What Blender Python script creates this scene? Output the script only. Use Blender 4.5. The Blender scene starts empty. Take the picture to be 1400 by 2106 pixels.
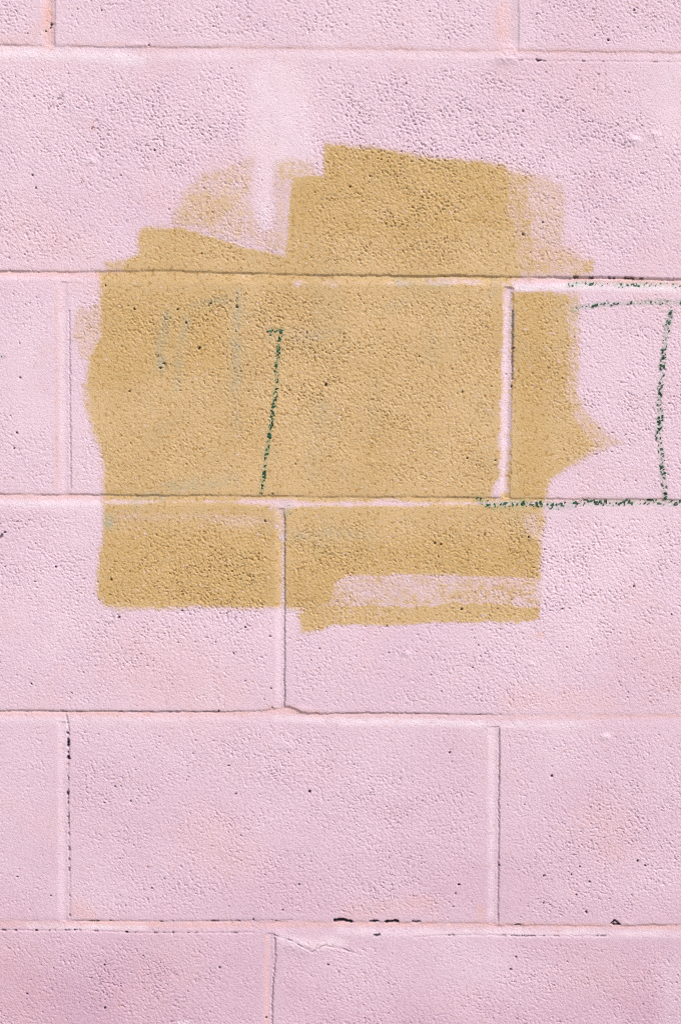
import bpy, math
import numpy as np
from mathutils import Matrix

# ------------------------------------------------------------------ camera, sky, sun, exposure
scene = bpy.context.scene
COL = scene.collection

FPX, CU, CV = 3500.0, 700.0, 1053.0        # focal length and centre of the survey photo (1400 x 2106)
DIST, CAM_Z = 1.56, 1.55                   # camera distance from the wall, height above the pavement
PITCH, ROLL = math.radians(6.2), math.radians(0.46)

r0 = np.array([1.0, 0, 0])
u0 = np.array([0, math.sin(PITCH), math.cos(PITCH)])
FW = np.array([0, math.cos(PITCH), -math.sin(PITCH)])
RT = r0 * math.cos(ROLL) + u0 * math.sin(ROLL)
UP = -r0 * math.sin(ROLL) + u0 * math.cos(ROLL)

cam_data = bpy.data.cameras.new('camera')
cam_data.sensor_fit = 'VERTICAL'
cam_data.sensor_height = 36.0
cam_data.lens = 36.0 * FPX / 2106.0
cam_data.clip_start = 0.01
cam_data.clip_end = 3000.0
cam = bpy.data.objects.new('camera', cam_data)
COL.objects.link(cam)
cam.matrix_world = Matrix(((RT[0], UP[0], -FW[0], 0), (RT[1], UP[1], -FW[1], -DIST),
                           (RT[2], UP[2], -FW[2], CAM_Z), (0, 0, 0, 1)))
scene.camera = cam

SUN_DIR = np.array([0.42, -0.52, 0.74]); SUN_DIR = SUN_DIR / np.linalg.norm(SUN_DIR)   # towards the sun
sun_el = math.asin(SUN_DIR[2])
sun_az = math.atan2(SUN_DIR[0], SUN_DIR[1])          # clockwise from +Y

world = bpy.data.worlds.new('World')
scene.world = world
world.use_nodes = True
wn = world.node_tree.nodes; wn.clear()
sky = wn.new('ShaderNodeTexSky'); sky.sky_type = 'NISHITA'; sky.sun_disc = False
sky.sun_elevation = sun_el; sky.sun_rotation = sun_az
sky.air_density = 1.0; sky.dust_density = 5.0; sky.ozone_density = 1.0
bg = wn.new('ShaderNodeBackground'); bg.inputs['Strength'].default_value = 0.05
wo = wn.new('ShaderNodeOutputWorld')
world.node_tree.links.new(sky.outputs[0], bg.inputs[0])
world.node_tree.links.new(bg.outputs[0], wo.inputs[0])

sun_data = bpy.data.lights.new('sun', 'SUN')
sun_data.energy = 1.5
sun_data.angle = math.radians(16.0)
sun_data.color = (1.0, 0.97, 0.93)
sun = bpy.data.objects.new('sun', sun_data)
COL.objects.link(sun)
from mathutils import Vector
sun.rotation_euler = Vector(SUN_DIR).to_track_quat('Z', 'Y').to_euler()
sun.location = (2, -3, 5)

scene.view_settings.view_transform = 'Standard'
scene.view_settings.look = 'None'
scene.view_settings.gamma = 1.0
scene.view_settings.use_curve_mapping = False
scene.view_settings.exposure = 0.98
scene.cycles.filter_width = 1.0
scene.cycles.use_denoising = False

# ------------------------------------------------------------------ survey coordinates <-> wall plane
def to_wall(u, v):
    u = np.asarray(u, float); v = np.asarray(v, float)
    a = (u - CU) / FPX; b = (CV - v) / FPX
    d = RT[:, None] * a.ravel() + UP[:, None] * b.ravel() + FW[:, None]
    t = DIST / d[1]
    return (d[0] * t).reshape(u.shape), (CAM_Z + d[2] * t).reshape(u.shape)

def to_survey(X, Z):
    q = Z - CAM_Z
    a = X * RT[0] + DIST * RT[1] + q * RT[2]
    b = X * UP[0] + DIST * UP[1] + q * UP[2]
    c = X * FW[0] + DIST * FW[1] + q * FW[2]
    return CU + FPX * a / c, CV - FPX * b / c

# ------------------------------------------------------------------ numpy noise
def _hash(ix, iy, seed):
    h = (ix.astype(np.int64) * 374761393 + iy.astype(np.int64) * 668265263 + seed * 2147483647) & 0xffffffff
    h = ((h ^ (h >> 13)) * 1274126177) & 0xffffffff
    h = ((h ^ (h >> 16)) * 2246822519) & 0xffffffff
    return ((h ^ (h >> 15)) & 0xffff).astype(np.float32) / 65535.0

def gnoise(x, y, seed):
    """gradient noise, about -1..1"""
    ix = np.floor(x); iy = np.floor(y)
    fx = (x - ix).astype(np.float32); fy = (y - iy).astype(np.float32)
    sx = fx * fx * fx * (fx * (fx * 6 - 15) + 10); sy = fy * fy * fy * (fy * (fy * 6 - 15) + 10)
    def g(ox, oy):
        a = _hash(ix + ox, iy + oy, seed) * (2 * math.pi)
        return np.cos(a) * (fx - ox) + np.sin(a) * (fy - oy)
    n0 = g(0, 0) * (1 - sx) + g(1, 0) * sx
    n1 = g(0, 1) * (1 - sx) + g(1, 1) * sx
    return (n0 * (1 - sy) + n1 * sy) * 1.55

def fbm(x, y, seed, octaves=3, gain=0.5):
    s = 0; a = 1.0; t = 0
    for o in range(octaves):
        s = s + a * gnoise(x * 2 ** o + 17.3 * o, y * 2 ** o - 9.1 * o, seed + 31 * o); t += a; a *= gain
    return s / t

def cells(x, y, seed):
    """distance to nearest jittered point (0..~1) and that cell's random value"""
    ix = np.floor(x); iy = np.floor(y)
    best = np.full(x.shape, 9.0, np.float32); val = np.zeros(x.shape, np.float32)
    for oy in (-1, 0, 1):
        for ox in (-1, 0, 1):
            cx = ix + ox; cy = iy + oy
            px = cx + 0.1 + 0.8 * _hash(cx, cy, seed); py = cy + 0.1 + 0.8 * _hash(cx, cy, seed + 7)
            d = np.hypot(x - px, y - py).astype(np.float32)
            m = d < best
            best[m] = d[m]; val[m] = _hash(cx, cy, seed + 13)[m]
    return best, val

def sstep(a, b, x):
    t = np.clip((x - a) / (b - a), 0, 1)
    return t * t * (3 - 2 * t)

def poly_sd(U, V, pts):
    """signed distance in survey pixels, positive inside"""
    pts = np.asarray(pts, float)
    d = np.full(U.shape, 1e9); inside = np.zeros(U.shape, bool)
    n = len(pts)
    for i in range(n):
        ax, ay = pts[i]; bx, by = pts[(i + 1) % n]
        ex, ey = bx - ax, by - ay
        t = np.clip(((U - ax) * ex + (V - ay) * ey) / (ex * ex + ey * ey + 1e-9), 0, 1)
        d = np.minimum(d, (U - ax - t * ex) ** 2 + (V - ay - t * ey) ** 2)
        if ay != by:
            c = ((ay > V) != (by > V)) & (U < (bx - ax) * (V - ay) / (by - ay) + ax)
            inside ^= c
    d = np.sqrt(d)
    return np.where(inside, d, -d)

def line_d(U, V, pts):
    """distance to polyline and arc-length parameter in survey pixels"""
    pts = np.asarray(pts, float)
    d = np.full(U.shape, 1e9); s = np.zeros(U.shape); L = 0.0
    for i in range(len(pts) - 1):
        ax, ay = pts[i]; bx, by = pts[i + 1]
        ex, ey = bx - ax, by - ay; ln = math.hypot(ex, ey)
        t = np.clip(((U - ax) * ex + (V - ay) * ey) / (ln * ln), 0, 1)
        dd = np.hypot(U - ax - t * ex, V - ay - t * ey)
        m = dd < d
        d[m] = dd[m]; s[m] = L + t[m] * ln
        L += ln
    return d, s, L

# ------------------------------------------------------------------ masonry layout (survey pixels)
# each bed joint: lower edge of the blocks above / upper edge of the blocks below / recess depth in mm
BEDS = [
    dict(top=[(-800, 86), (0, 92), (200, 95), (600, 98), (1030, 104), (1400, 107), (2000, 112)],
         bot=[(-800, 112), (0, 119), (240, 122), (600, 120), (1000, 123), (1400, 128), (2000, 133)],
         depth=[(-800, 1.6), (0, 1.7), (300, 1.2), (650, 0.8), (1000, 0.9), (1400, 0.7), (2000, 1.4)]),
    dict(top=[(-800, 550), (0, 557), (130, 558), (300, 556), (560, 562), (640, 565), (900, 567), (1050, 568), (1200, 570), (1400, 574), (2000, 580)],
         bot=[(-800, 571), (0, 578), (140, 580), (300, 584), (600, 587), (1000, 591), (1400, 598), (2000, 604)],
         depth=[(-800, 2.2), (0, 2.4), (300, 1.9), (600, 2.0), (900, 2.4), (1100, 2.8), (1400, 3.0), (2000, 2.5)]),
    dict(top=[(-800, 1008), (0, 1015), (230, 1017), (500, 1019), (700, 1021), (900, 1022), (1050, 1024), (1250, 1026), (1400, 1027), (2000, 1032)],
         bot=[(-800, 1034), (0, 1041), (300, 1043), (570, 1045), (700, 1047), (1100, 1047), (1400, 1046), (2000, 1050)],
         depth=[(-800, 2.2), (0, 2.4), (250, 2.1), (600, 1.8), (1000, 2.2), (1150, 1.9), (1400, 1.6), (2000, 2)]),
    dict(top=[(-800, 1455), (0, 1461), (300, 1463), (540, 1462), (575, 1456), (587, 1452), (600, 1455), (620, 1464), (640, 1467), (800, 1466), (950, 1469), (1150, 1470), (1400, 1471), (2000, 1475)],
         bot=[(-800, 1478), (0, 1484), (400, 1484), (700, 1491), (1000, 1494), (1400, 1494), (2000, 1498)],
         depth=[(-800, 1.6), (0, 1.7), (500, 1.6), (700, 1.4), (1000, 1.2), (1150, 0.7), (1400, 0.7), (2000, 1)]),
    dict(top=[(-800, 1890), (0, 1893), (150, 1893), (300, 1895), (500, 1894), (700, 1895), (1000, 1898), (1022, 1903), (1300, 1903), (1400, 1901), (2000, 1904)],
         bot=[(-800, 1911), (0, 1914), (300, 1917), (550, 1920), (850, 1929), (1000, 1925), (1200, 1927), (1400, 1928), (2000, 1931)],
         depth=[(-800, 1.2), (0, 0.6), (120, 0.7), (160, 1.9), (600, 2.0), (980, 1.7), (1040, 1.8), (1400, 1.6), (2000, 1.5)]),
]
# head joints inside the picture: per course (upper v, lower v, [left edge top, left edge bottom, right edge top, right edge bottom, depth])
HEADS = [
    (0, 95, [(84, 86, 114, 114, 2.2), (1024, 1026, 1066, 1066, 1.5)]),
    (110, 555, [(526, 529, 572, 574, 0.25)]),
    (580, 1018, [(118, 121, 143, 146, 1.6), (1034, 1026, 1056, 1049, 3.0)]),
    (1045, 1458, [(566, 566, 586, 586, 2.0)]),
    (1485, 1895, [(118, 120, 141, 145, 1.9), (1004, 1000, 1028, 1024, 1.4)]),
    (1918, 2106, [(545, 543, 566, 559, 1.6)]),
]
PITCH_X, PITCH_Z = 0.4064, 0.2032

# fine grid over the part of the wall in view, coarser out to the ends of the blocks that it cuts
fx0, _ = to_wall([-25, -25], [60, 2080]); fx1, _ = to_wall([1425, 1425], [60, 2080])
_, fz1 = to_wall([0, 1400], [-25, -25]); _, fz0 = to_wall([0, 1400], [2131, 2131])
XA, XB, ZA, ZB = fx0.min(), fx1.max(), fz0.min(), fz1.max()
STEP = 0.00080

joints = []                                   # per course: list of (x_left_fn, x_right_fn, depth) with fn = (slope, x at z0, z0)
for k, (v0, v1, js) in enumerate(HEADS):
    out = []
    for (a0, a1, b0, b1, dep) in js:
        (xa0, xa1), (za0, za1) = to_wall([a0, a1], [v0, v1])
        (xb0, xb1), (zb0, zb1) = to_wall([b0, b1], [v0, v1])
        out.append(((xa0 - xa1) / (za0 - za1), xa1, za1, (xb0 - xb1) / (zb0 - zb1), xb1, zb1, dep))
    first, last = out[0], out[-1]
    for n in (1, 2):
        out.insert(0, (0, first[1] - n * PITCH_X, 0, 0, first[4] - n * PITCH_X, 0, 2.0))
        out.append((0, last[1] + n * PITCH_X, 0, 0, last[4] + n * PITCH_X, 0, 2.0))
    joints.append(out)

gx0, gx1 = XA, XB
keep = {}                                     # (course, block number) kept as a detailed block
for k, js in enumerate(joints):
    for i in range(len(js) - 1):
        l, r = js[i][4], js[i + 1][1]
        if r > XA + 0.004 and l < XB - 0.004:
            keep[(k, i)] = True
            gx0 = min(gx0, js[i][1] - 0.001); gx1 = max(gx1, js[i + 1][4] + 0.001)

def bed_line(pts, xs):
    u = np.array([p[0] for p in pts], float); v = np.array([p[1] for p in pts], float)
    px, pz = to_wall(u, v)
    return np.interp(xs, px, pz)

def bed_val(pts, xs):
    u = np.array([p[0] for p in pts], float); w = np.array([p[1] for p in pts], float)
    px, _ = to_wall(u, np.full(u.shape, 1000.0))
    return np.interp(xs, px, w)

gz1 = bed_line(BEDS[0]['top'], np.array([0.0]))[0] + PITCH_Z - 0.0095
gz0 = bed_line(BEDS[4]['bot'], np.array([0.0]))[0] - PITCH_Z + 0.0095

def axis(lo, a, b, hi):
    n = int(round((b - a) / STEP))
    fine = np.linspace(a, b, n + 1)
    parts = []
    if lo < a: parts.append(np.linspace(lo, a, max(2, int((a - lo) / 0.007)) + 1)[:-1])
    parts.append(fine)
    if hi > b: parts.append(np.linspace(b, hi, max(2, int((hi - b) / 0.007)) + 1)[1:])
    return np.concatenate(parts)

xs = axis(gx0, XA, XB, gx1); zs = axis(gz0, ZA, ZB, gz1)
NX, NZ = len(xs), len(zs)
X, Z = np.meshgrid(xs, zs)
U, V = to_survey(X, Z)
XM, ZM = X * 1000.0, Z * 1000.0               # millimetres
fine = sstep(-0.02, 0.0, X - XA) * sstep(-0.02, 0.0, XB - X) * sstep(-0.02, 0.0, Z - ZA) * sstep(-0.02, 0.0, ZB - Z)
fine = fine.astype(np.float32)

# ------------------------------------------------------------------ which piece every grid point belongs to, and the joint profile
xw = xs * 1000.0
one = np.zeros_like(xw)
zt, zb, dep = [], [], []
for k, b in enumerate(BEDS):
    wob = 0.9 * gnoise(xw / 11.0, one + 3.3, 100 + k) + 0.55 * gnoise(xw / 3.6, one + 7.7, 120 + k) + 0.9 * gnoise(xw / 45.0, one, 130 + k)
    wob2 = 0.8 * gnoise(xw / 17.0, one + 1.3, 140 + k) + 0.4 * gnoise(xw / 5.0, one + 2.7, 150 + k)
    zt.append(bed_line(b['top'], xs) + 0.0007 * wob)
    zb.append(bed_line(b['bot'], xs) + 0.0007 * wob2)
    dep.append(bed_val(b['depth'], xs) * np.clip(0.95 + 0.35 * gnoise(xw / 60.0, one + 5.5, 160 + k) + 0.45 * gnoise(xw / 14.0, one + 8.5, 170 + k), 0.15, 1.7))
course = np.zeros(X.shape, np.int8); bedid = np.full(X.shape, -1, np.int8)
edge = np.full(X.shape, 1.0)                  # metres from the nearest block edge
recess = np.zeros(X.shape)
for k in range(len(BEDS)):
    below = Z < zb[k][None, :]
    course[below] = k + 1
    inb = (Z <= zt[k][None, :]) & ~below
    bedid[inb] = k
    s = np.clip((zt[k][None, :] - Z) / (zt[k] - zb[k])[None, :], 0, 1)
    prof = 0.60 * dep[k][None, :] * (1 - sstep(0.15, 1.0, s)) * (0.70 + 0.30 * sstep(0.30, 0.0, s)) * (0.55 + 0.45 * sstep(0.0, 0.10, s))
    recess[inb] = prof[inb]
    dd = np.where(Z > zt[k][None, :], Z - zt[k][None, :], zb[k][None, :] - Z)
    edge = np.where(inb, edge, np.minimum(edge, np.abs(dd)))
piece = np.full(X.shape, -1, np.int32)        # 0..99 bed joints, 100.. head joints, 1000.. blocks
piece[bedid >= 0] = bedid[bedid >= 0]
for k, js in enumerate(joints):
    mk = (course == k) & (bedid < 0)
    wl = 0.0005 * gnoise(ZM / 9.0, ZM * 0 + 0.5, 200 + k) + 0.0003 * gnoise(ZM / 3.1, ZM * 0 + 4.5, 210 + k)
    for i, (sl, xl, zl, sr, xr, zr, dj) in enumerate(js):
        xL = xl + sl * (Z - zl) + wl
        xR = xr + sr * (Z - zr) + 0.6 * wl
        inj = mk & (X > xL) & (X <= xR)
        s = np.clip((X - xL) / (xR - xL), 0, 1)
        prof = 0.42 * dj * sstep(-0.1, 0.6, s) * (1 - 0.55 * sstep(0.65, 1.0, s))
        recess[inj] = prof[inj]
        piece[inj] = 100 + 10 * k + i
        dx = np.where(X <= xL, xL - X, X - xR)
        edge = np.where(mk & ~inj, np.minimum(edge, np.abs(dx)), edge)
        if i + 1 < len(js):
            nx = js[i + 1]
            xN = nx[1] + nx[0] * (Z - nx[2]) + wl
            inblk = mk & (X > xR) & (X <= xN)
            piece[inblk] = 1000 + 10 * k + i
is_block = piece >= 1000
lower_edge = np.zeros(X.shape)                 # soft arris on the underside of the blocks
for k in range(len(BEDS)):
    d_ = (Z - zt[k][None, :]) * 1000.0
    lower_edge += np.where(d_ > 0, np.exp(-(np.maximum(d_, 0) / 1.5) ** 1.3), 0)
# rounded arrises where the mortar has been smeared across the corner
edge_mm = edge * 1000.0

# ------------------------------------------------------------------ relief of the painted concrete (mm)
g_a = gnoise(XM / 3.0, ZM / 2.6, 1)
g_b = gnoise(XM / 1.75, ZM / 1.65, 2)
g_c = gnoise(XM / 6.5, ZM / 6.0, 3)
wx = XM + 1.2 * gnoise(XM / 5.0, ZM / 5.0, 4); wz = ZM + 1.2 * gnoise(XM / 5.0, ZM / 5.0, 5)
cd, cv = cells(wx / 3.3, wz / 2.9, 6)
grain = np.clip(0.55 * g_a + 0.45 * g_b + 0.25 * (0.5 - cd), -1, 1)
cd2, cv2 = cells((wx + 0.4 * wz) / 2.0, (wz - 0.3 * wx) / 1.75, 16)
dome = np.clip(1 - (cd2 / 0.62) ** 2, -0.7, 1) * (0.6 + 0.8 * cv2)
pit = sstep(0.26, 0.58, gnoise((wx + 0.4 * wz) / 2.15, (wz - 0.3 * wx) / 1.7, 8) + 0.15 * g_c) * (0.35 + 0.65 * sstep(-0.35, 0.35, fbm(XM / 26.0, ZM / 22.0, 9, 2)))
hole_d, hole_v = cells(XM / 11.0, ZM / 11.0, 10)
hole = (hole_v > 0.86) * sstep(0.085, 0.035, hole_d * (0.75 + 0.8 * (hole_v - 0.8) * 5 * 0.6))

def bump_at(u, v, ru, rv):
    return np.exp(-((U - u) / ru) ** 2 - ((V - v) / rv) ** 2)

rough = 0.50 + 0.45 * fbm(XM / 120.0, ZM / 90.0, 11, 2)
for (u, v, ru, rv, a) in [(800, 250, 350, 150, .35), (350, 280, 300, 130, .3), (1150, 300, 200, 150, .25), (830, 440, 220, 110, .25),
                          (760, 720, 260, 140, .40), (380, 680, 150, 120, .25), (800, 1130, 300, 60, .40), (450, 1170, 150, 70, .45),
                          (1250, 1150, 150, 120, .2), (300, 1330, 250, 90, .1), (1150, 1700, 150, 120, .25), (60, 750, 90, 180, -.30),
                          (60, 50, 200, 60, -.25), (60, 1700, 90, 250, -.25), (575, 230, 85, 120, -1.0), (1380, 200, 60, 90, -.7),
                          (600, 400, 60, 100, -.4), (280, 930, 90, 90, -.15), (300, 2050, 250, 100, .1), (920, 1980, 90, 60, -.3),
                          (1100, 930, 60, 90, -.3)]:
    rough = rough + a * bump_at(u, v, ru, rv)
rough = np.clip(0.12 + 0.9 * rough, 0.15, 1.15)
rough = rough * (0.35 + 0.65 * sstep(1.0, 14.0, edge_mm + 3 * g_c))       # paint and smeared mortar fill the edges
flush = (piece >= 110) & (piece < 120)
rough[~is_block & ~flush] = 0.22
rough = rough * (0.25 + 0.75 * fine)

rng = np.random.default_rng(5)
face = np.zeros(X.shape)
for k in range(6):
    for i in range(8):
        m = piece == 1000 + 10 * k + i
        if m.any() and k != 1:
            face[m] = rng.uniform(-0.15, 0.25) + rng.uniform(-0.8, 0.8) * (X[m] - X[m].mean()) + rng.uniform(-1.5, 1.5) * (Z[m] - Z[m].mean())
# joints start flush with the block on their left / below, so that no seam is drawn there
for k, js in enumerate(joints):
    for i in range(1, len(js)):
        m = piece == 100 + 10 * k + i
        src = piece == 1000 + 10 * k + i - 1
        if m.any() and src.any():
            r_ = np.nonzero(m.any(1))[0]
            c_ = np.array([np.nonzero(m[r])[0][0] for r in r_])
            lv = face[r_, np.maximum(c_ - 1, 0)]
            for r, v_ in zip(r_, lv): face[r, m[r]] = v_
cols = np.arange(NX)
for k in range(len(BEDS)):
    rb = np.clip(np.searchsorted(zs, zb[k]) - 1, 0, NZ - 1)
    low = face[rb, cols]
    ker = np.ones(41) / 41
    low = np.convolve(np.pad(low, 20, mode='edge'), ker, 'valid')
    m = bedid == k
    face[m] = np.broadcast_to(low[None, :], X.shape)[m]
g_f = gnoise(XM / 1.25, ZM / 1.15, 14)
grainy = 0.13 * g_a + 0.27 * g_b + 0.24 * g_f * fine + 0.04 * g_c + 0.24 * (dome - 0.3)
H = face - recess + rough * grainy * 1.1 - 1.25 * pit * rough - 1.6 * hole * np.minimum(rough * 1.6, 1)
H = H + 0.30 * fbm(XM / 55.0, ZM / 40.0, 12, 2) + 0.10 * gnoise(XM / 1.3, ZM / 1.3, 13) * fine
H = H - 0.25 * lower_edge

# cracks, paint gaps in the joints, pinholes and chips seen on the wall: (polyline, half width px, depth mm, darkness, dash threshold)
grime = np.zeros(X.shape, np.float32)
CRACKS = [
    ([(140, 1488), (141, 1560)], 2.2, 3.0, 1.0, 0.05), ([(141, 1560), (140, 1640), (143, 1740), (144, 1885)], 1.4, 1.5, .6, 0.0),
    ([(0, 1913), (80, 1914), (160, 1913), (270, 1918)], 1.3, 1.3, .75, 0.2), ([(270, 1918), (360, 1919), (520, 1918)], 1.3, 1.2, .7, 0.30),
    ([(850, 1928), (900, 1924), (970, 1923), (1080, 1925), (1250, 1925)], 1.2, 1.1, .6, 0.28),
    ([(150, 1894), (300, 1895), (420, 1895), (600, 1893)], 1.4, 1.1, .7, 0.38), ([(688, 1894), (704, 1892), (722, 1896)], 2.7, 2.8, 1.0, -1),
    ([(762, 1896), (776, 1894)], 1.8, 2.2, 1.0, -1), ([(793, 1896), (818, 1895)], 2.4, 2.5, 1.0, -1), ([(848, 1896), (864, 1896)], 1.6, 2, .8, -1),
    ([(1040, 1902), (1075, 1902)], 1.5, 1.6, .8, .2), ([(1256, 1899), (1264, 1894), (1274, 1902), (1260, 1901)], 1.8, 2.2, .95, -1),
    ([(1062, 124), (1100, 124), (1115, 125), (1400, 128)], 1.1, 1.0, .6, .30), ([(1104, 124), (1112, 124)], 1.4, 1.6, .9, -1),
    ([(770, 1924), (780, 1922)], 2.0, 1.6, .9, -1), ([(563, 1923), (600, 1935), (640, 1958), (665, 1945), (700, 1950), (740, 1964)], 1.2, 0.9, .25, .0),
    ([(140, 180), (120, 205), (100, 225)], 1.4, .7, .15, -.2), ([(0, 1078), (22, 1073), (45, 1074)], 1.5, 1.2, .7, .1), ([(0, 1105), (6, 1099)], 1.6, 1.2, .8, -1),
    ([(143, 640), (144, 800), (146, 1005)], 1.0, 0.9, .20, -1), ([(585, 1060), (585, 1300), (585, 1452)], 1.0, 1.0, .22, -1),
    ([(1053, 640), (1052, 780)], 1.6, 1.2, .35, -1), ([(1026, 1500), (1024, 1800), (1023, 1895)], 1.0, 0.9, .20, -1),
    ([(135, 1470), (142, 1488)], 1.3, 1.0, .3, -.2), ([(900, 567), (960, 567)], 1.6, 1.4, .7, .2), ([(1180, 570), (1400, 575)], 2.0, 1.4, .85, .05),
    ([(565, 1930), (566, 1970), (560, 2040), (559, 2106)], 1.5, 1.1, .15, -1),
    ([(0, 1463), (300, 1464), (480, 1464)], 1.2, 0.8, .35, .2), ([(640, 1467), (800, 1467), (1000, 1470)], 1.1, 0.8, .35, .25),
]
for j, (pts, hw, dp, dk, th) in enumerate(CRACKS):
    u = [p[0] for p in pts]; v = [p[1] for p in pts]
    bx = (U > min(u) - 12) & (U < max(u) + 12) & (V > min(v) - 12) & (V < max(v) + 12)
    ii = np.nonzero(bx)
    if not len(ii[0]): continue
    ju = 1.6 * gnoise(XM[ii] / 4.0, ZM[ii] / 4.0, 300 + j) + 1.5 * gnoise(XM[ii] / 1.8, ZM[ii] / 1.8, 310 + j)
    d, s, L = line_d(U[ii] + ju, V[ii] + ju * 0.7, pts)
    dash = sstep(th, th + 0.25, gnoise(s / 16.0, s * 0 + j * 3.1, 330 + j) + 0.35 * gnoise(s / 5.0, s * 0 + j, 350 + j)) if th > -0.9 else np.ones_like(s)
    w = sstep(hw + 1.0, hw - 0.6, d)
    H[ii] -= dp * w * (0.35 + 0.65 * dash)
    grime[ii] = np.maximum(grime[ii], w * dash * dk)

SPOTS = [(107, 50, 5), (94, 64, 3), (104, 57, 3), (306, 93, 3), (210, 21, 3.5), (68, 360, 3), (74, 387, 3.5), (190, 265, 3), (318, 309, 3), (636, 1628, 4.5),
         (470, 1575, 3.5), (384, 1605, 2.2), (216, 1652, 2.8), (237, 1618, 2.4), (269, 1648, 2.4), (485, 1633, 2.2), (450, 1463, 3.5), (1250, 83, 4), (1303, 20, 3.5), (1138, 15, 2.6),
         (845, 62, 2.4), (1075, 228, 3), (834, 172, 2.4), (990, 326, 3), (1075, 482, 4.5), (1115, 457, 3), (760, 362, 3), (720, 384, 3), (835, 388, 3),
         (330, 757, 5), (338, 748, 3.5), (325, 733, 3), (487, 631, 4.5), (365, 636, 3), (383, 664, 3), (433, 624, 2.6), (276, 636, 4), (217, 587, 3.5),
         (550, 683, 4), (560, 680, 3), (556, 690, 3), (267, 805, 3), (41, 707, 2.6), (42, 777, 2.6), (35, 890, 3), (30, 922, 2.6), (607, 955, 3), (560, 1016, 3.5),
         (1018, 947, 3.6), (960, 942, 3.2), (1055, 716, 3.2), (1051, 795, 3), (1049, 571, 3), (115, 1166, 3), (174, 1190, 2.4), (245, 1270, 3), (375, 1256, 3),
         (366, 1322, 3), (504, 1290, 3), (556, 1309, 3), (480, 1344, 2.6), (65, 1407, 3), (557, 1416, 3), (503, 1401, 2.4), (545, 1072, 3), (229, 1192, 3.5),
         (996, 1100, 4), (948, 1253, 3.4), (893, 1117, 3.5), (906, 1120, 3), (1086, 1105, 5), (1156, 1253, 2.6), (1303, 1206, 4), (795, 1288, 3), (983, 1327, 2.4),
         (972, 1373, 2.6), (951, 1346, 2.4), (1380, 1264, 2.4), (799, 1343, 2.6), (924, 1548, 5), (1134, 1596, 4.5), (1310, 1771, 4), (1211, 1814, 3.6), (1118, 1802, 3.5),
         (1174, 1799, 3), (1191, 1783, 2.6), (943, 1820, 3.2), (936, 1838, 3), (931, 1865, 3), (1204, 1876, 4), (1105, 1849, 3), (1117, 1858, 2.6), (1184, 1841, 2.4),
         (1060, 1969, 4), (1050, 1994, 3), (1325, 1780, 2.4), (1026, 1780, 3), (674, 1984, 3.5), (452, 1990, 4), (215, 1985, 3), (216, 2073, 3.5), (547, 2093, 3), (56, 2044, 3),
         (581, 1872, 3.4), (521, 1892, 4), (313, 1827, 3), (615, 1819, 3.4), (105, 1842, 2.6), (36, 1803, 2.4), (140, 1548, 3), (140, 1633, 4.5), (75, 1914, 4.5), (155, 1913, 3.2),
         (260, 1917, 4), (356, 1918, 4.5), (560, 1456, 2.6), (671, 790, 4.5), (410, 717, 4.5), (669, 793, 3), (1040, 770, 2), (950, 806, 4), (10, 1095, 3)]
for j, (u, v, r) in enumerate(SPOTS):
    x, z = to_wall([u], [v])
    ci = np.searchsorted(xs, x[0]); ri = np.searchsorted(zs, z[0])
    sl = (slice(max(ri - 9, 0), ri + 10), slice(max(ci - 9, 0), ci + 10))
    d = np.hypot((U[sl] - u) * rng.uniform(0.75, 1.25), (V[sl] - v) * rng.uniform(0.8, 1.3)) + 1.2 * gnoise(XM[sl] / 1.7, ZM[sl] / 1.7, 400 + j)
    r = r * 0.62
    w = sstep(r + 0.8, r * 0.35, d)
    H[sl] -= 1.9 * w
    grime[sl] = np.maximum(grime[sl], 0.95 * sstep(0.35, 0.8, w))
# chips and blebs of mortar
for (u, v, ru, rv, a) in [(187, 330, 10, 6, .9), (1300, 288, 14, 8, 1.2), (1345, 278, 10, 7, .9), (1040, 118, 24, 14, 1.4), (1050, 100, 16, 10, .8), (837, 1344, 9, 5, .9),
                          (1244, 1515, 10, 6, .9), (1093, 1366, 8, 4, .7), (1095, 1108, 8, 5, .8), (285, 93, 22, 6, .7), (590, 1535, 12, 8, .6), (630, 1945, 45, 14, .8),
                          (765, 950, 8, 5, .6), (1290, 1900, 6, 5, .5), (620, 1460, 20, 6, .6)]:
    H = H + a * bump_at(u, v, ru, rv) * (1 + 0.3 * g_a)

# ------------------------------------------------------------------ coats of paint: where the tan roller went, pale washes, stains
lownoise = fbm(XM / 16.0, ZM / 16.0, 20, 3)
jit = 5.0 * lownoise + 3.0 * g_a + 2.5 * g_b
tan = np.zeros(X.shape)
streak_v = gnoise(XM / 3.2 + 0.02 * ZM, ZM / 26.0, 24); streak_h = gnoise(XM / 30.0, ZM / 2.8 + 0.006 * XM, 25)
def coat(pts, amount, soft, add_noise=0.0, along='v'):
    global tan
    p = np.asarray(pts, float)
    bx = (U > p[:, 0].min() - 40) & (U < p[:, 0].max() + 40) & (V > p[:, 1].min() - 40) & (V < p[:, 1].max() + 40)
    ii = np.nonzero(bx)
    sd = poly_sd(U[ii], V[ii], p) + jit[ii]
    a = amount + add_noise * (0.35 * lownoise[ii] + 0.35 * g_c[ii] + 0.16 * (streak_h if along == 'h' else streak_v)[ii])
    tan[ii] = np.maximum(tan[ii], a * sstep(-soft, soft, sd))
def uncoat(pts, amount, soft):
    p = np.asarray(pts, float)
    bx = (U > p[:, 0].min() - 40) & (U < p[:, 0].max() + 40) & (V > p[:, 1].min() - 40) & (V < p[:, 1].max() + 40)
    ii = np.nonzero(bx)
    tan[ii] *= 1 - amount * sstep(-soft, soft, poly_sd(U[ii], V[ii], p) + 1.5 * jit[ii])

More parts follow.
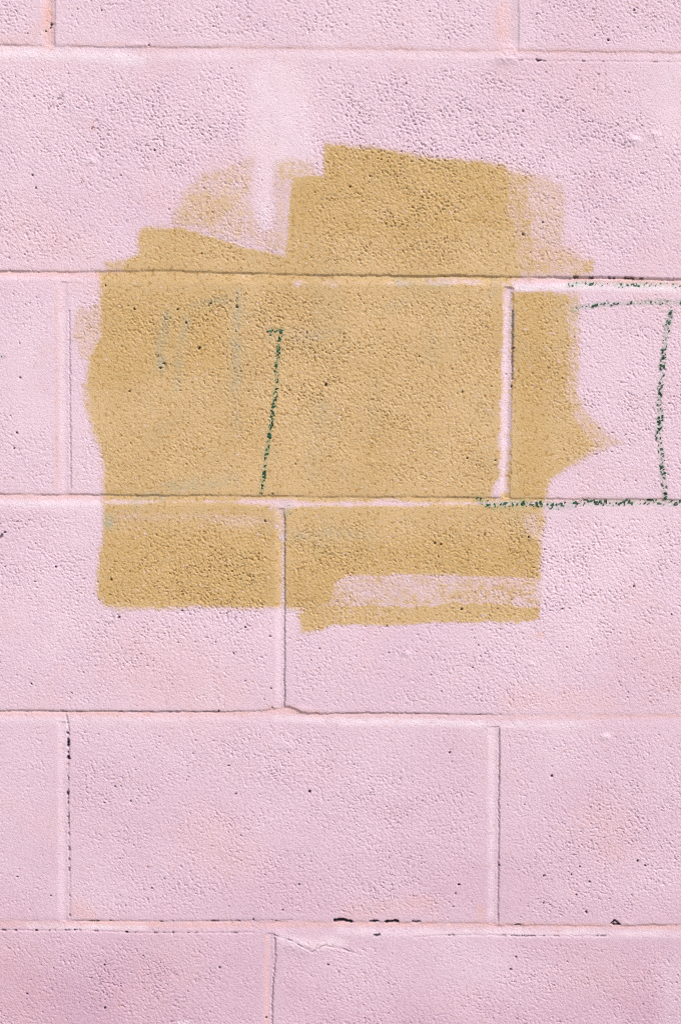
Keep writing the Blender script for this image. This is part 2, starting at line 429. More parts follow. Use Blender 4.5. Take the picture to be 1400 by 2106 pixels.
coat([(667, 295), (720, 298), (800, 308), (860, 320), (960, 329), (985, 345), (990, 400), (1000, 440), (1020, 500), (1030, 575), (580, 575), (590, 480), (596, 372), (606, 361), (665, 360)], 1.0, 14)
coat([(940, 327), (1000, 331), (1045, 340), (1055, 372), (1050, 440), (1068, 500), (1075, 575), (940, 575)], 0.86, 16, 0.2)
coat([(940, 327), (1045, 340), (1100, 362), (1100, 440), (1105, 500), (1120, 575), (940, 575)], 0.66, 20, 0.25)
coat([(1000, 335), (1060, 343), (1110, 360), (1160, 378), (1163, 440), (1160, 500), (1175, 535), (1222, 535), (1224, 558), (1205, 566), (1150, 578), (1000, 576)], 0.52, 14, 0.25)
coat([(1060, 500), (1150, 505), (1215, 532), (1224, 560), (1190, 572), (1060, 578)], 0.62, 14, 0.25)
coat([(1195, 532), (1220, 533), (1224, 556), (1208, 566), (1185, 560)], 0.68, 6, 0.2)
coat([(470, 340), (520, 318), (548, 316), (560, 330), (600, 318), (640, 330), (662, 362), (597, 375), (594, 470), (590, 525), (520, 508), (400, 480), (350, 450), (375, 395), (415, 350)], 0.50, 14, 0.35)
coat([(380, 395), (420, 380), (500, 420), (440, 480), (350, 462)], 0.60, 14, 0.2)
coat([(283, 480), (296, 468), (370, 467), (440, 486), (520, 511), (600, 527), (620, 575), (240, 575), (262, 535), (283, 522)], 1.0, 14)
coat([(212, 536), (290, 530), (290, 575), (216, 572)], 0.62, 8, 0.2)
coat([(206, 560), (600, 560), (1050, 560), (1120, 580), (1062, 596), (1140, 597), (1142, 700), (1135, 800), (1140, 850), (1165, 900), (1195, 922), (1190, 944), (1175, 955), (1133, 985), (1124, 1005),
      (1124, 1034), (213, 1034), (212, 960), (204, 920), (192, 880), (184, 830), (178, 780), (184, 735), (206, 690), (205, 590)], 1.0, 14)
coat([(155, 632), (215, 622), (215, 740), (178, 742), (163, 735), (152, 690)], 0.55, 9, 0.25)
coat([(168, 785), (200, 770), (205, 930), (186, 885), (172, 830)], 0.6, 8, 0.2)
coat([(1100, 597), (1175, 600), (1178, 700), (1172, 800), (1185, 850), (1215, 892), (1240, 913), (1215, 934), (1180, 956), (1100, 960)], 0.80, 18, 0.25)
coat([(1100, 597), (1192, 600), (1194, 700), (1190, 800), (1205, 845), (1245, 885), (1284, 911), (1240, 928), (1180, 958), (1100, 960)], 0.62, 12, 0.3)
coat([(212, 1030), (565, 1030), (580, 1040), (1115, 1036), (1122, 1070), (1112, 1110), (1110, 1192), (1000, 1188), (900, 1186), (800, 1184), (720, 1186), (690, 1200), (680, 1245), (640, 1256), (585, 1252),
      (400, 1250), (250, 1252), (216, 1246), (203, 1228), (200, 1190), (206, 1130), (215, 1095)], 1.0, 14)
coat([(680, 1180), (1112, 1180), (1108, 1250), (640, 1258)], 0.57, 18, 0.45, 'h')
coat([(680, 1180), (840, 1180), (800, 1258), (640, 1258)], 0.60, 18, 0.35, 'h')
coat([(640, 1244), (760, 1242), (860, 1246), (940, 1236), (1040, 1240), (1108, 1250), (1111, 1272), (1090, 1279), (900, 1282), (760, 1287), (690, 1285), (660, 1296), (625, 1300), (612, 1288), (616, 1262)], 0.78, 5, 0.3)
coat([(612, 1264), (640, 1258), (655, 1290), (640, 1300), (620, 1300)], 1.0, 14)
coat([(860, 1248), (1000, 1238), (1108, 1252), (1109, 1272), (1000, 1277), (860, 1278)], 0.95, 6)
# places the roller missed or rubbed thin
uncoat([(1036, 585), (1054, 590), (1053, 800), (1047, 960), (1044, 1012), (1022, 1026), (1006, 1020), (1024, 980), (1029, 800), (1033, 640)], 0.78, 9)
uncoat([(490, 1022), (606, 1024), (612, 1042), (592, 1048), (588, 1110), (570, 1110), (566, 1050), (520, 1041), (490, 1036)], 0.45, 12)
uncoat([(573, 1100), (588, 1100), (588, 1256), (576, 1256)], 0.45, 6)
uncoat([(600, 574), (760, 577), (900, 579), (1060, 578), (1060, 590), (900, 588), (600, 584)], 0.42, 7)
uncoat([(1052, 574), (1200, 578), (1200, 596), (1056, 597)], 0.90, 5)
uncoat([(880, 570), (1000, 572), (1000, 582), (880, 580)], 0.35, 6)
uncoat([(230, 1045), (560, 1050), (570, 1085), (480, 1095), (400, 1075), (240, 1080)], 0.33, 18)
uncoat([(770, 1024), (820, 1024), (820, 1034), (770, 1036)], 0.4, 8)
uncoat([(1070, 1050), (1112, 1050), (1112, 1110), (1085, 1115)], 0.42, 12)
uncoat([(520, 300), (562, 300), (565, 470), (535, 480), (520, 420)], 0.72, 12)
uncoat([(700, 1190), (820, 1190), (900, 1200), (900, 1225), (760, 1230), (690, 1215)], 0.20, 12)
uncoat([(380, 586), (520, 582), (700, 588), (700, 592), (380, 592)], 0.25, 4)
uncoat([(215, 1020), (300, 1028), (300, 1040), (215, 1045)], 0.22, 8)
uncoat([(1060, 600), (1110, 640), (1090, 690), (1062, 680)], 0.22, 12)
relief = np.clip((H - face + recess) / 0.55, -1.4, 1.0)                 # a dry roller touches the high grains first
thin = np.clip(1 - tan, 0, 1) * sstep(0.03, 0.25, tan)
dry = tan + (0.10 + 0.42 * thin) * np.clip(relief, -1, 1) + (0.08 + 0.50 * thin) * gnoise(XM / 1.6, ZM / 1.6, 21) + 0.08 * gnoise(XM / 4.2, ZM / 4.2, 22)
tan_m = sstep(0.30, 0.66, dry) * (0.35 + 0.65 * sstep(0.25, 0.8, tan)) * sstep(0.04, 0.15, tan)
tan_m = np.maximum(tan_m, 0.42 * sstep(0.08, 0.7, tan))
tan_m = tan_m * sstep(0.03, 0.12, tan)

lap = np.zeros(X.shape)                       # where a second pass of the roller laid the tan on thicker
for pts in ([(667, 295), (860, 320), (1040, 340), (1045, 470), (820, 500), (600, 470), (600, 365), (665, 362)], [(200, 1085), (570, 1095), (568, 1250), (205, 1250)],
            [(590, 1110), (1108, 1100), (1108, 1188), (590, 1250)], [(205, 600), (470, 600), (460, 760), (180, 800)], [(1060, 600), (1130, 600), (1125, 1020), (1060, 1020)]):
    p = np.asarray(pts, float)
    jj_ = np.nonzero((U > p[:, 0].min() - 60) & (U < p[:, 0].max() + 60) & (V > p[:, 1].min() - 60) & (V < p[:, 1].max() + 60))
    lap[jj_] = np.maximum(lap[jj_], sstep(-14, 22, poly_sd(U[jj_], V[jj_], p) + 2.2 * jit[jj_]) * np.clip(0.7 + 0.35 * lownoise[jj_] + 0.25 * streak_h[jj_], 0, 1))
# pale lavender on the joint lips and touch-ups, peach along the joints and in blotches, faded marks under the tan, green haze beside the wax
wash = np.zeros(X.shape); peach = np.zeros(X.shape); ghost = np.zeros(X.shape); green = np.zeros(X.shape)
def stroke(pts, w, soft, amp, arr, th=None):
    p = np.asarray(pts, float)
    m = w + soft + 6
    ii = np.nonzero((U > p[:, 0].min() - m) & (U < p[:, 0].max() + m) & (V > p[:, 1].min() - m) & (V < p[:, 1].max() + m))
    d, s, L = line_d(U[ii] + 0.6 * jit[ii], V[ii] + 0.6 * jit[ii], p)
    a = amp * sstep(w + soft, max(w - soft, 0), d) * np.clip(0.75 + 0.6 * lownoise[ii], 0, 1.2)
    arr[ii] = np.maximum(arr[ii], a)
for a in [([(0, 110), (120, 112), (240, 118), (290, 122)], 12, 10, .9), ([(290, 118), (700, 112), (1040, 118)], 8, 9, .35),
          ([(0, 1036), (120, 1038), (200, 1040)], 8, 9, .8), ([(1064, 593), (1180, 590), (1400, 596)], 7, 4, 1.0), ([(300, 587), (600, 587), (1000, 586)], 4, 5, .35),
          ([(230, 1042), (560, 1044), (700, 1044), (980, 1044)], 4, 5, .45), ([(700, 1486), (900, 1486), (990, 1490)], 7, 6, .9), ([(1010, 1492), (1200, 1490)], 6, 8, .6),
          ([(570, 1478), (640, 1482), (700, 1484)], 6, 8, .6), ([(0, 1482), (120, 1484), (380, 1484)], 6, 7, .35), ([(1040, 620), (1042, 700), (1036, 900), (1028, 1000)], 8, 6, .3),
          ([(576, 1048), (578, 1090), (577, 1240)], 7, 6, .7), ([(577, 1240), (576, 1440)], 5, 6, .4), ([(128, 650), (130, 900)], 5, 8, .4), ([(1010, 1500), (1012, 1880)], 7, 6, .5),
          ([(60, 1904), (150, 1908), (300, 1908)], 5, 6, .6), ([(700, 1915), (850, 1918), (1200, 1920), (1400, 1922)], 8, 8, .6), ([(580, 1930), (640, 1945), (700, 1935)], 12, 10, .6),
          ([(575, 175), (580, 230), (585, 300)], 58, 22, .6), ([(530, 200), (525, 300)], 22, 20, .45), ([(545, 320), (545, 460)], 12, 12, .55), ([(1385, 160), (1380, 270)], 35, 30, .35), ([(110, 250), (60, 180)], 60, 60, .12),
          ([(180, 330), (196, 330)], 5, 5, .7), ([(1300, 290), (1310, 288)], 7, 6, .6), ([(1244, 1515), (1250, 1516)], 5, 5, .7), ([(837, 1346), (841, 1346)], 4, 4, .8),
          ([(130, 1500), (128, 1880)], 6, 7, .3), ([(920, 1960), (1010, 1980)], 40, 40, .25), ([(1390, 2000), (1390, 2100)], 30, 30, .35), ([(60, 720), (60, 860)], 60, 60, .25), ([(370, 2104), (385, 2104)], 6, 5, .8)]:
    stroke(a[0], a[1], a[2], a[3], wash)
for a in [([(100, 0), (101, 92)], 12, 6, .95), ([(92, 40), (60, 85), (0, 90)], 10, 14, .45), ([(0, 92), (90, 94)], 4, 5, .6), ([(150, 95), (260, 90), (300, 97), (650, 99)], 4, 4, .5),
          ([(650, 99), (1000, 104), (1400, 108)], 4, 5, .55), ([(1035, 20), (1030, 100)], 16, 12, .5), ([(0, 562), (250, 563)], 7, 6, .75), ([(1180, 575), (1400, 580)], 6, 5, .85),
          ([(1060, 575), (1180, 576)], 6, 5, .6), ([(0, 1020), (120, 1022), (215, 1022)], 6, 6, .75), ([(1130, 1028), (1400, 1030)], 4, 5, .6), ([(120, 600), (118, 1000)], 5, 6, .45),
          ([(0, 1467), (300, 1469), (540, 1468)], 5, 6, .75), ([(540, 1462), (600, 1462), (660, 1471)], 8, 7, .7), ([(660, 1471), (1000, 1474), (1400, 1473)], 4, 6, .55),
          ([(0, 1899), (140, 1900)], 7, 6, .5), ([(150, 1900), (400, 1902), (700, 1901)], 6, 6, .8), ([(700, 1901), (1000, 1903), (1400, 1907)], 5, 6, .8), ([(548, 1925), (548, 2106)], 3, 4, .8),
          ([(160, 1870), (180, 1885)], 16, 16, .5), ([(880, 1860), (720, 1880)], 16, 22, .35), ([(990, 1870), (985, 1895)], 8, 8, .6), ([(1240, 1680), (1260, 1730)], 50, 50, .25),
          ([(420, 1720), (480, 1760)], 60, 60, .22), ([(1330, 1330), (1390, 1400)], 60, 60, .18), ([(300, 1370), (420, 1420)], 90, 60, .22), ([(1050, 1440), (1250, 1440)], 20, 25, .3),
          ([(470, 330), (560, 300)], 30, 30, .2), ([(60, 480), (160, 540)], 60, 50, .2), ([(800, 470), (1180, 520)], 20, 30, .25), ([(30, 1990), (60, 2080)], 70, 60, .25),
          ([(350, 1990), (300, 2060)], 90, 60, .18), ([(1300, 2030), (1200, 1990)], 60, 50, .2), ([(190, 255), (188, 262)], 8, 6, .5), ([(1105, 1305), (1112, 1306)], 7, 5, .7),
          ([(1075, 520), (1100, 545)], 20, 20, .3)]:
    stroke(a[0], a[1], a[2], a[3], peach)
for a in [([(396, 630), (440, 619), (488, 620)], 10, 10, .45), ([(490, 600), (487, 700), (488, 800)], 9, 8, .55), ([(384, 655), (368, 720), (362, 800)], 9, 9, .65), ([(345, 650), (330, 720), (333, 755)], 12, 10, .6),
          ([(552, 680), (556, 690)], 10, 8, .95), ([(590, 684), (640, 690), (700, 680)], 10, 10, .35), ([(480, 820), (485, 900)], 12, 12, .22), ([(340, 1005), (420, 992), (480, 985)], 14, 12, .42), ([(280, 1035), (330, 1022)], 14, 10, .45),
          ([(585, 1105), (680, 1095), (760, 1100)], 10, 10, .35), ([(225, 1065), (228, 1080)], 10, 8, .85), ([(592, 1042), (588, 1056)], 9, 8, .85), ([(820, 583), (920, 585)], 8, 8, .5), ([(1015, 576), (1012, 600)], 10, 8, .65),
          ([(880, 690), (885, 740)], 12, 12, .3), ([(800, 640), (860, 600)], 10, 10, .2), ([(1052, 640), (1054, 690)], 7, 6, .6), ([(1062, 20), (1064, 90)], 7, 8, .35), ([(640, 930), (660, 830)], 12, 12, .2)]:
    stroke(a[0], a[1], a[2], a[3], ghost)

# light fall-off painted into the pink: lower courses darker, in drifts, plus darker patches
falloff = np.clip((1.27 - Z) / 0.42, 0, 1) * np.clip(0.72 + 0.7 * fbm(XM / 150.0, ZM / 110.0, 23, 4) + 0.12 * g_c, 0, 1) * 0.92
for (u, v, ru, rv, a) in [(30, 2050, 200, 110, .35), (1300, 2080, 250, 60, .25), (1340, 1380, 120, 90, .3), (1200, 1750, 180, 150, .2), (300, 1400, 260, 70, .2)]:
    falloff = falloff + a * bump_at(u, v, ru, rv) * (0.8 + 0.4 * lownoise)

# ------------------------------------------------------------------ green wax crayon marks: (name of label, polyline, half width px, density)
CRAYON = [
    ('dark green crayon stroke slanting down through the tan paint', [(556, 682), (566, 680), (579, 677), (576, 690), (574, 720), (567, 760), (571, 790), (563, 830), (558, 870), (551, 920), (545, 960), (541, 1000), (536, 1014)], 5.0, 0.66),
    ('thick green crayon line along the mortar joint, crossing from tan paint onto pink', [(984, 1024), (990, 1032), (1010, 1040), (1060, 1036), (1100, 1037), (1150, 1040), (1165, 1038), (1200, 1034), (1260, 1034), (1320, 1032), (1400, 1034)], 8.5, 0.44),
    ('green crayon stroke running down the pink block to the crayoned joint', [(1379, 640), (1372, 670), (1366, 700), (1363, 730), (1358, 780), (1354, 830), (1357, 860), (1352, 890), (1358, 930), (1362, 970), (1364, 1000), (1368, 1024)], 7.2, 0.56),
    ('thin curved green crayon line across the upper part of the pink block', [(1178, 636), (1200, 630), (1240, 626), (1300, 623), (1340, 621), (1400, 622)], 5.0, 0.34),
    ('row of green crayon dots along the pale joint lip', [(1168, 586), (1180, 584), (1210, 583), (1280, 586), (1340, 585), (1400, 587)], 6.0, 0.30),
    ('tiny green crayon dab alone on the smooth pink block', [(2, 733), (9, 734)], 2.5, 0.6),
]
wax = np.zeros(X.shape, np.int8); wax_m = np.zeros(X.shape)
for j, (lab, pts, hw, den) in enumerate(CRAYON):
    p = np.asarray(pts, float)
    ii = np.nonzero((U > p[:, 0].min() - 25) & (U < p[:, 0].max() + 40) & (V > p[:, 1].min() - 25) & (V < p[:, 1].max() + 25))
    d, s, L = line_d(U[ii] + 2.0 * gnoise(XM[ii] / 9, ZM[ii] / 9, 500 + j), V[ii] + 2.0 * gnoise(XM[ii] / 9, ZM[ii] / 9, 520 + j), p)
    dd, dv = cells(XM[ii] / 1.75 + 0.35 * g_b[ii], ZM[ii] / 1.75, 540 + j)
    core = sstep(hw + 1.5, hw * 0.3, d)
    dens = 1.2 * den * (0.75 + 0.5 * gnoise(s / 30.0, s * 0, 560 + j)) * (0.45 + 0.75 * core)
    score = core * (dv < dens) * sstep(0.66, 0.34, dd + 0.15 * g_b[ii])
    m = score > 0.26
    w0 = wax[ii]; w0[m] = j + 1; wax[ii] = w0
    wax_m[ii] = np.maximum(wax_m[ii], score)
    green[ii] = np.maximum(green[ii], 0.52 * sstep(hw + 4, hw * 0.4, d) * np.clip(0.5 + 0.9 * g_b[ii] + 0.5 * lownoise[ii], 0, 1))

# ------------------------------------------------------------------ materials
def new_mat(name):
    m = bpy.data.materials.new(name); m.use_nodes = True
    nt = m.node_tree; nt.nodes.clear()
    out = nt.nodes.new('ShaderNodeOutputMaterial'); b = nt.nodes.new('ShaderNodeBsdfPrincipled')
    nt.links.new(b.outputs[0], out.inputs[0])
    return m, nt, b

def noise(nt, coord, scale, detail=3.0, rough_=0.55):
    n = nt.nodes.new('ShaderNodeTexNoise'); n.inputs['Scale'].default_value = scale
    n.inputs['Detail'].default_value = detail; n.inputs['Roughness'].default_value = rough_
    nt.links.new(coord, n.inputs['Vector']); return n.outputs['Fac']

def ramp(nt, fac, lo, hi, a=0.0, b=1.0):
    n = nt.nodes.new('ShaderNodeMapRange'); n.inputs[1].default_value = lo; n.inputs[2].default_value = hi
    n.inputs[3].default_value = a; n.inputs[4].default_value = b; nt.links.new(fac, n.inputs[0]); return n.outputs[0]

def mul(nt, a, b):
    n = nt.nodes.new('ShaderNodeMath'); n.operation = 'MULTIPLY'
    for i, v in enumerate((a, b)):
        if isinstance(v, float): n.inputs[i].default_value = v
        else: nt.links.new(v, n.inputs[i])
    return n.outputs[0]

def mix(nt, fac, a, b):
    n = nt.nodes.new('ShaderNodeMix'); n.data_type = 'RGBA'; n.clamp_factor = True
    if isinstance(fac, float): n.inputs[0].default_value = fac
    else: nt.links.new(fac, n.inputs[0])
    for idx, v in ((6, a), (7, b)):
        if isinstance(v, tuple): n.inputs[idx].default_value = (*v, 1)
        else: nt.links.new(v, n.inputs[idx])
    return n.outputs[2]

PINK_A, PINK_B = (0.775, 0.60, 0.71), (0.73, 0.545, 0.66)
PINK_FALLOFF = (0.60, 0.40, 0.53)  # darker pink for the painted light fall-off
PEACH, LAVENDER = (0.75, 0.455, 0.42), (0.83, 0.71, 0.80)
TAN_A, TAN_B = (0.65, 0.46, 0.245), (0.59, 0.405, 0.195)
GHOST, GREEN, GRIME = (0.40, 0.40, 0.31), (0.10, 0.30, 0.18), (0.018, 0.012, 0.022)

def wall_material(name, painted):
    m, nt, b = new_mat(name)
    geo = nt.nodes.new('ShaderNodeNewGeometry'); P = geo.outputs['Position']
    c = mix(nt, ramp(nt, noise(nt, P, 7.0, 4), 0.35, 0.68), PINK_A, PINK_B)
    c = mix(nt, ramp(nt, noise(nt, P, 16.0, 5), 0.54, 0.80, 0, 0.22), c, PEACH)
    c = mix(nt, ramp(nt, noise(nt, P, 22.0, 4), 0.56, 0.80, 0, 0.35), c, LAVENDER)
    c = mix(nt, ramp(nt, noise(nt, P, 700.0, 2), 0.55, 0.75, 0, 0.18), c, PEACH)
    if painted:
        at = nt.nodes.new('ShaderNodeAttribute'); at.attribute_name = 'coat_a'
        sp = nt.nodes.new('ShaderNodeSeparateColor'); nt.links.new(at.outputs['Color'], sp.inputs[0])
        at2 = nt.nodes.new('ShaderNodeAttribute'); at2.attribute_name = 'coat_b'
        sp2 = nt.nodes.new('ShaderNodeSeparateColor'); nt.links.new(at2.outputs['Color'], sp2.inputs[0])
        tanf, wash_, peach_ = sp.outputs[0], sp.outputs[1], sp.outputs[2]
        ghost_, green_, grime_ = sp2.outputs[0], sp2.outputs[1], sp2.outputs[2]
        c = mix(nt, at2.outputs['Alpha'], c, PINK_FALLOFF)
        c = mix(nt, mul(nt, peach_, 0.85), c, PEACH)
        c = mix(nt, wash_, c, LAVENDER)
        t = mix(nt, ramp(nt, noise(nt, P, 14.0, 4), 0.38, 0.66), TAN_A, TAN_B)
        t = mix(nt, ramp(nt, noise(nt, P, 27.0, 3), 0.52, 0.70, 0, 0.40), t, (0.52, 0.405, 0.235))
        t = mix(nt, mul(nt, at.outputs['Alpha'], 0.75), t, (0.575, 0.385, 0.155))
        t = mix(nt, ramp(nt, noise(nt, P, 45.0, 4), 0.55, 0.8, 0, 0.30), t, (0.69, 0.47, 0.33))
        t = mix(nt, ramp(nt, noise(nt, P, 300.0, 1), 0.59, 0.66, 0, 0.62), t, (0.40, 0.20, 0.045))
        t = mix(nt, ramp(nt, noise(nt, P, 230.0, 2), 0.655, 0.71, 0, 0.6), t, PINK_A)
        c = mix(nt, ramp(nt, noise(nt, P, 270.0, 1), 0.64, 0.71, 0, 0.35), c, (0.55, 0.29, 0.18))
        c = mix(nt, tanf, c, t)
        c = mix(nt, mul(nt, ghost_, 1.15), c, GHOST)
        c = mix(nt, green_, c, GREEN)
        c = mix(nt, grime_, c, GRIME)
    nt.links.new(c, b.inputs['Base Color'])
    b.inputs['Roughness'].default_value = 0.62
    b.inputs['Specular IOR Level'].default_value = 0.35
    bp = nt.nodes.new('ShaderNodeBump')
    if painted:
        bp.inputs['Distance'].default_value = 0.0006; bp.inputs['Strength'].default_value = 0.8
        h = noise(nt, P, 900.0, 3, 0.6)
    else:
        bp.inputs['Distance'].default_value = 0.002; bp.inputs['Strength'].default_value = 0.8
        h = noise(nt, P, 330.0, 5, 0.65)
    nt.links.new(h, bp.inputs['Height'])
    nt.links.new(bp.outputs[0], b.inputs['Normal'])
    return m

MAT_WALL = wall_material('painted_concrete', True)
MAT_TAN = wall_material('tan_paint_film', True)
MAT_PLAIN = wall_material('painted_concrete_plain', False)

MAT_WAX, nt, b = new_mat('green_wax')
geo = nt.nodes.new('ShaderNodeNewGeometry'); P = geo.outputs['Position']
c = mix(nt, ramp(nt, noise(nt, P, 420.0, 2), 0.42, 0.62), (0.005, 0.020, 0.012), (0.012, 0.12, 0.045))
c = mix(nt, ramp(nt, noise(nt, P, 900.0, 1), 0.60, 0.72), c, (0.03, 0.26, 0.11))
nt.links.new(c, b.inputs['Base Color']); b.inputs['Roughness'].default_value = 0.45

# ------------------------------------------------------------------ meshes from the grid
YS = (-H * 0.001).astype(np.float64)          # the wall faces -Y
coat_a = np.stack([np.clip(tan_m, 0, 1), np.clip(wash * (1 - 0.6 * tan_m), 0, 1), np.clip(peach, 0, 1), np.clip(lap, 0, 1)], -1).astype(np.float32)
coat_b = np.stack([np.clip(ghost * (0.55 + 0.25 * g_c + 0.45 * lownoise), 0, 1), np.clip(green, 0, 1), np.clip(grime, 0, 1), np.clip(falloff, 0, 1)], -1).astype(np.float32)
flatX, flatZ, flatY = X.ravel(), Z.ravel(), YS.ravel()
flatA, flatB = coat_a.reshape(-1, 4), coat_b.reshape(-1, 4)
dz, dx = np.gradient(YS, zs, xs)
gN = np.stack([dx, -np.ones_like(dx), dz], -1); gN /= np.linalg.norm(gN, axis=-1, keepdims=True)
flatN = gN.reshape(-1, 3)
jj, ii = np.meshgrid(np.arange(NX - 1), np.arange(NZ - 1))
base = (ii * NX + jj).ravel()
QUADS = np.stack([base, base + 1, base + 1 + NX, base + NX], 1)      # seen from -Y: counter-clockwise
pc = piece.ravel()
fp = pc[QUADS]
FACE_PIECE = fp[:, 0].copy()
for c_ in range(1, 4):                         # a quad belongs to the lowest piece id it touches: joints own the steps
    FACE_PIECE = np.where((fp[:, c_] >= 0) & ((fp[:, c_] < FACE_PIECE) | (FACE_PIECE < 0)), fp[:, c_], FACE_PIECE)

def make_mesh(name, quads, lift=None, skirt=None):
    used, inv = np.unique(quads.ravel(), return_inverse=True)
    q = inv.reshape(-1, 4).astype(np.int32)
    co = np.stack([flatX[used], flatY[used] - (0 if lift is None else lift[used]), flatZ[used]], 1)
    A, B, N = flatA[used], flatB[used], flatN[used]
    smooth = np.ones(len(q), bool)
    if skirt:
        e = np.concatenate([q[:, [0, 1]], q[:, [1, 2]], q[:, [2, 3]], q[:, [3, 0]]])
        key = np.sort(e, 1); key = key[:, 0].astype(np.int64) * len(used) + key[:, 1]
        _, first, cnt = np.unique(key, return_index=True, return_counts=True)
        be = e[first[cnt == 1]]
        bv = np.unique(be)
        remap = np.full(len(used), -1, np.int64); remap[bv] = len(used) + np.arange(len(bv)); nb = len(bv)
        back = co[bv].copy(); back[:, 1] = skirt
        co = np.concatenate([co, co[bv], back]); A = np.concatenate([A, A[bv], A[bv]]); B = np.concatenate([B, B[bv], B[bv]])
        ctr = co.mean(0); sn = co[bv] - ctr; sn[:, 1] = 0; sn /= np.linalg.norm(sn, axis=1)[:, None] + 1e-9
        N = np.concatenate([N, sn, sn])
        sq = np.stack([remap[be[:, 1]], remap[be[:, 0]], remap[be[:, 0]] + nb, remap[be[:, 1]] + nb], 1).astype(np.int32)
        q = np.concatenate([q, sq]); smooth = np.concatenate([smooth, np.zeros(len(sq), bool)])
    me = bpy.data.meshes.new(name)
    me.vertices.add(len(co)); me.vertices.foreach_set('co', co.astype(np.float32).ravel())
    me.loops.add(len(q) * 4); me.loops.foreach_set('vertex_index', q.ravel())
    me.polygons.add(len(q))
    me.polygons.foreach_set('loop_start', np.arange(0, len(q) * 4, 4, dtype=np.int32))
    me.polygons.foreach_set('use_smooth', smooth)
    me.update(calc_edges=True)
    for nm, arr in (('coat_a', A), ('coat_b', B)):
        at = me.attributes.new(nm, 'FLOAT_COLOR', 'POINT'); at.data.foreach_set('color', np.ascontiguousarray(arr).ravel())
    at = me.attributes.new('custom_normal', 'FLOAT_VECTOR', 'POINT'); at.data.foreach_set('vector', N.astype(np.float32).ravel())
    return me

def add(name, me, mat, parent, label=None):
    o = bpy.data.objects.new(name, me); COL.objects.link(o)
    if mat: me.materials.clear(); me.materials.append(mat)
    o.parent = parent
    if label: o['label'] = label
    return o

wall = bpy.data.objects.new('block_wall', None); COL.objects.link(wall)
wall['label'] = 'pink painted concrete block wall with a tan patch and green crayon marks'
wall['category'] = 'wall'
wall['kind'] = 'thing'

n_seen = 0
for (k, i) in sorted(keep):
    sel = FACE_PIECE == 1000 + 10 * k + i
    if sel.any():
        add('concrete_block', make_mesh('concrete_block', QUADS[sel], skirt=0.10), MAT_WALL, wall); n_seen += 1
for k in range(len(BEDS)):
    sel = FACE_PIECE == k
    add('bed_joint', make_mesh('bed_joint', QUADS[sel], skirt=0.02), MAT_WALL, wall)
for k, js in enumerate(joints):
    for i in range(len(js)):
        sel = FACE_PIECE == 100 + 10 * k + i
        if sel.any() and ((k, i) in keep or (k, i - 1) in keep):
            add('head_joint', make_mesh('head_joint', QUADS[sel], skirt=0.02), MAT_WALL, wall)

# the coat of tan paint: a film that follows the relief and thins out to nothing at its edge
tf = tan_m.ravel()
sel = (tf[QUADS].max(1) > 0.30) & (FACE_PIECE >= 0)
lift = 0.00004 + 0.00022 * np.clip(tf, 0, 1)
add('paint_patch', make_mesh('paint_patch', QUADS[sel], lift=lift), MAT_TAN, wall, 'patch of tan roller paint with ragged edges over the pink blocks')
wf = wax.ravel(); wm = wax_m.ravel()
for j, (lab, pts, hw, den) in enumerate(CRAYON):
    sel = (wf[QUADS] == j + 1).sum(1) >= 3
    add('crayon_mark', make_mesh('crayon_mark', QUADS[sel], lift=0.00035 + 0.0004 * np.clip(wm, 0, 1)), MAT_WAX, wall, lab)

# ------------------------------------------------------------------ the rest of the wall, beyond the picture
def box(name, x0, x1, y0, y1, z0, z1, bev):
    import bmesh
    bm = bmesh.new(); bmesh.ops.create_cube(bm, size=1.0)
    for v in bm.verts:
        v.co = ((x0 + x1) / 2 + v.co.x * (x1 - x0), (y0 + y1) / 2 + v.co.y * (y1 - y0), (z0 + z1) / 2 + v.co.z * (z1 - z0))
    if bev: bmesh.ops.bevel(bm, geom=list(bm.edges), offset=bev, segments=1, affect='EDGES')
    me = bpy.data.meshes.new(name); bm.to_mesh(me); bm.free(); return me

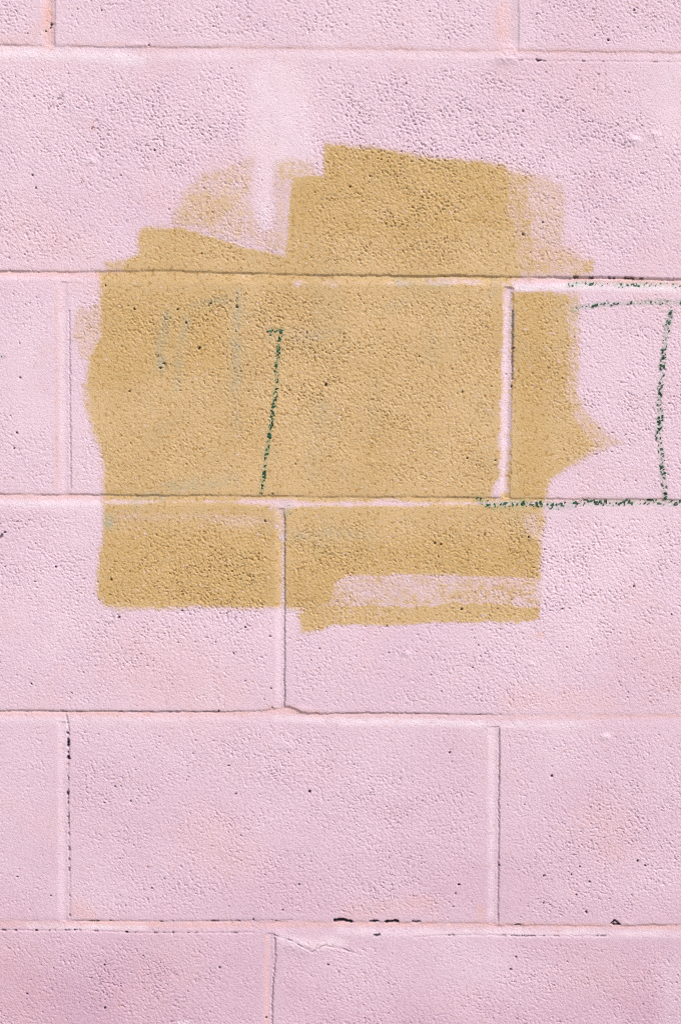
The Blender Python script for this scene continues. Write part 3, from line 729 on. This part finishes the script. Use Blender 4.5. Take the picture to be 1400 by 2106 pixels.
plain = box('concrete_block_plain', -PITCH_X / 2 + 0.005, PITCH_X / 2 - 0.005, 0.0, 0.19, -PITCH_Z / 2 + 0.005, PITCH_Z / 2 - 0.005, 0.002)
plain.materials.append(MAT_PLAIN)
def mid(k):
    t = zb[k - 1].mean() if k > 0 else gz1
    b_ = zt[k].mean() if k < 5 else gz0
    return (t + b_) / 2
rows = [mid(k) for k in range(6)]
phase = [js[2][4] + PITCH_X / 2 - 0.005 for js in joints]
allrows = []
k = 1
while rows[0] + k * PITCH_Z < 2.5: allrows.append((rows[0] + k * PITCH_Z, phase[k % 2], None)); k += 1
for k in range(6): allrows.append((rows[k], phase[k], k))
k = 1
while rows[5] - k * PITCH_Z > 0.08: allrows.append((rows[5] - k * PITCH_Z, phase[(5 + k) % 2], None)); k += 1
for (zc, ph, kc) in allrows:
    for n in range(-5, 6):
        xc = ph + n * PITCH_X
        if abs(xc) > 1.5: continue
        if kc is not None and any(kk == kc and xc + 0.19 > joints[kc][i_][4] + 0.02 and xc - 0.19 < joints[kc][i_ + 1][1] - 0.02 for (kk, i_) in keep): continue
        o = bpy.data.objects.new('concrete_block', plain); COL.objects.link(o); o.parent = wall; o.location = (xc, 0, zc)
add('mortar', box('mortar', -1.62, 1.62, 0.006, 0.18, 0.0, allrows[len([r for r in allrows if r[2] is None and r[0] > rows[0]]) - 1][0] + 0.1016, 0), MAT_PLAIN, wall)

# ------------------------------------------------------------------ pavement at the foot of the wall
m, nt, b = new_mat('pavement_concrete')
geo = nt.nodes.new('ShaderNodeNewGeometry'); P = geo.outputs['Position']
c = mix(nt, ramp(nt, noise(nt, P, 1.2, 6), 0.3, 0.7), (0.27, 0.26, 0.24), (0.36, 0.35, 0.33))
nt.links.new(mix(nt, ramp(nt, noise(nt, P, 90.0, 4), 0.5, 0.75, 0, 0.4), c, (0.16, 0.155, 0.15)), b.inputs['Base Color'])
b.inputs['Roughness'].default_value = 0.85
me = bpy.data.meshes.new('pavement')
me.from_pydata([(-400, -400, 0), (400, -400, 0), (400, 400, 0), (-400, 400, 0)], [], [(0, 1, 2, 3)])
pv = bpy.data.objects.new('pavement', me); me.materials.append(m); COL.objects.link(pv); pv['kind'] = 'structure'
print('grid', NX, NZ, 'blocks', n_seen)
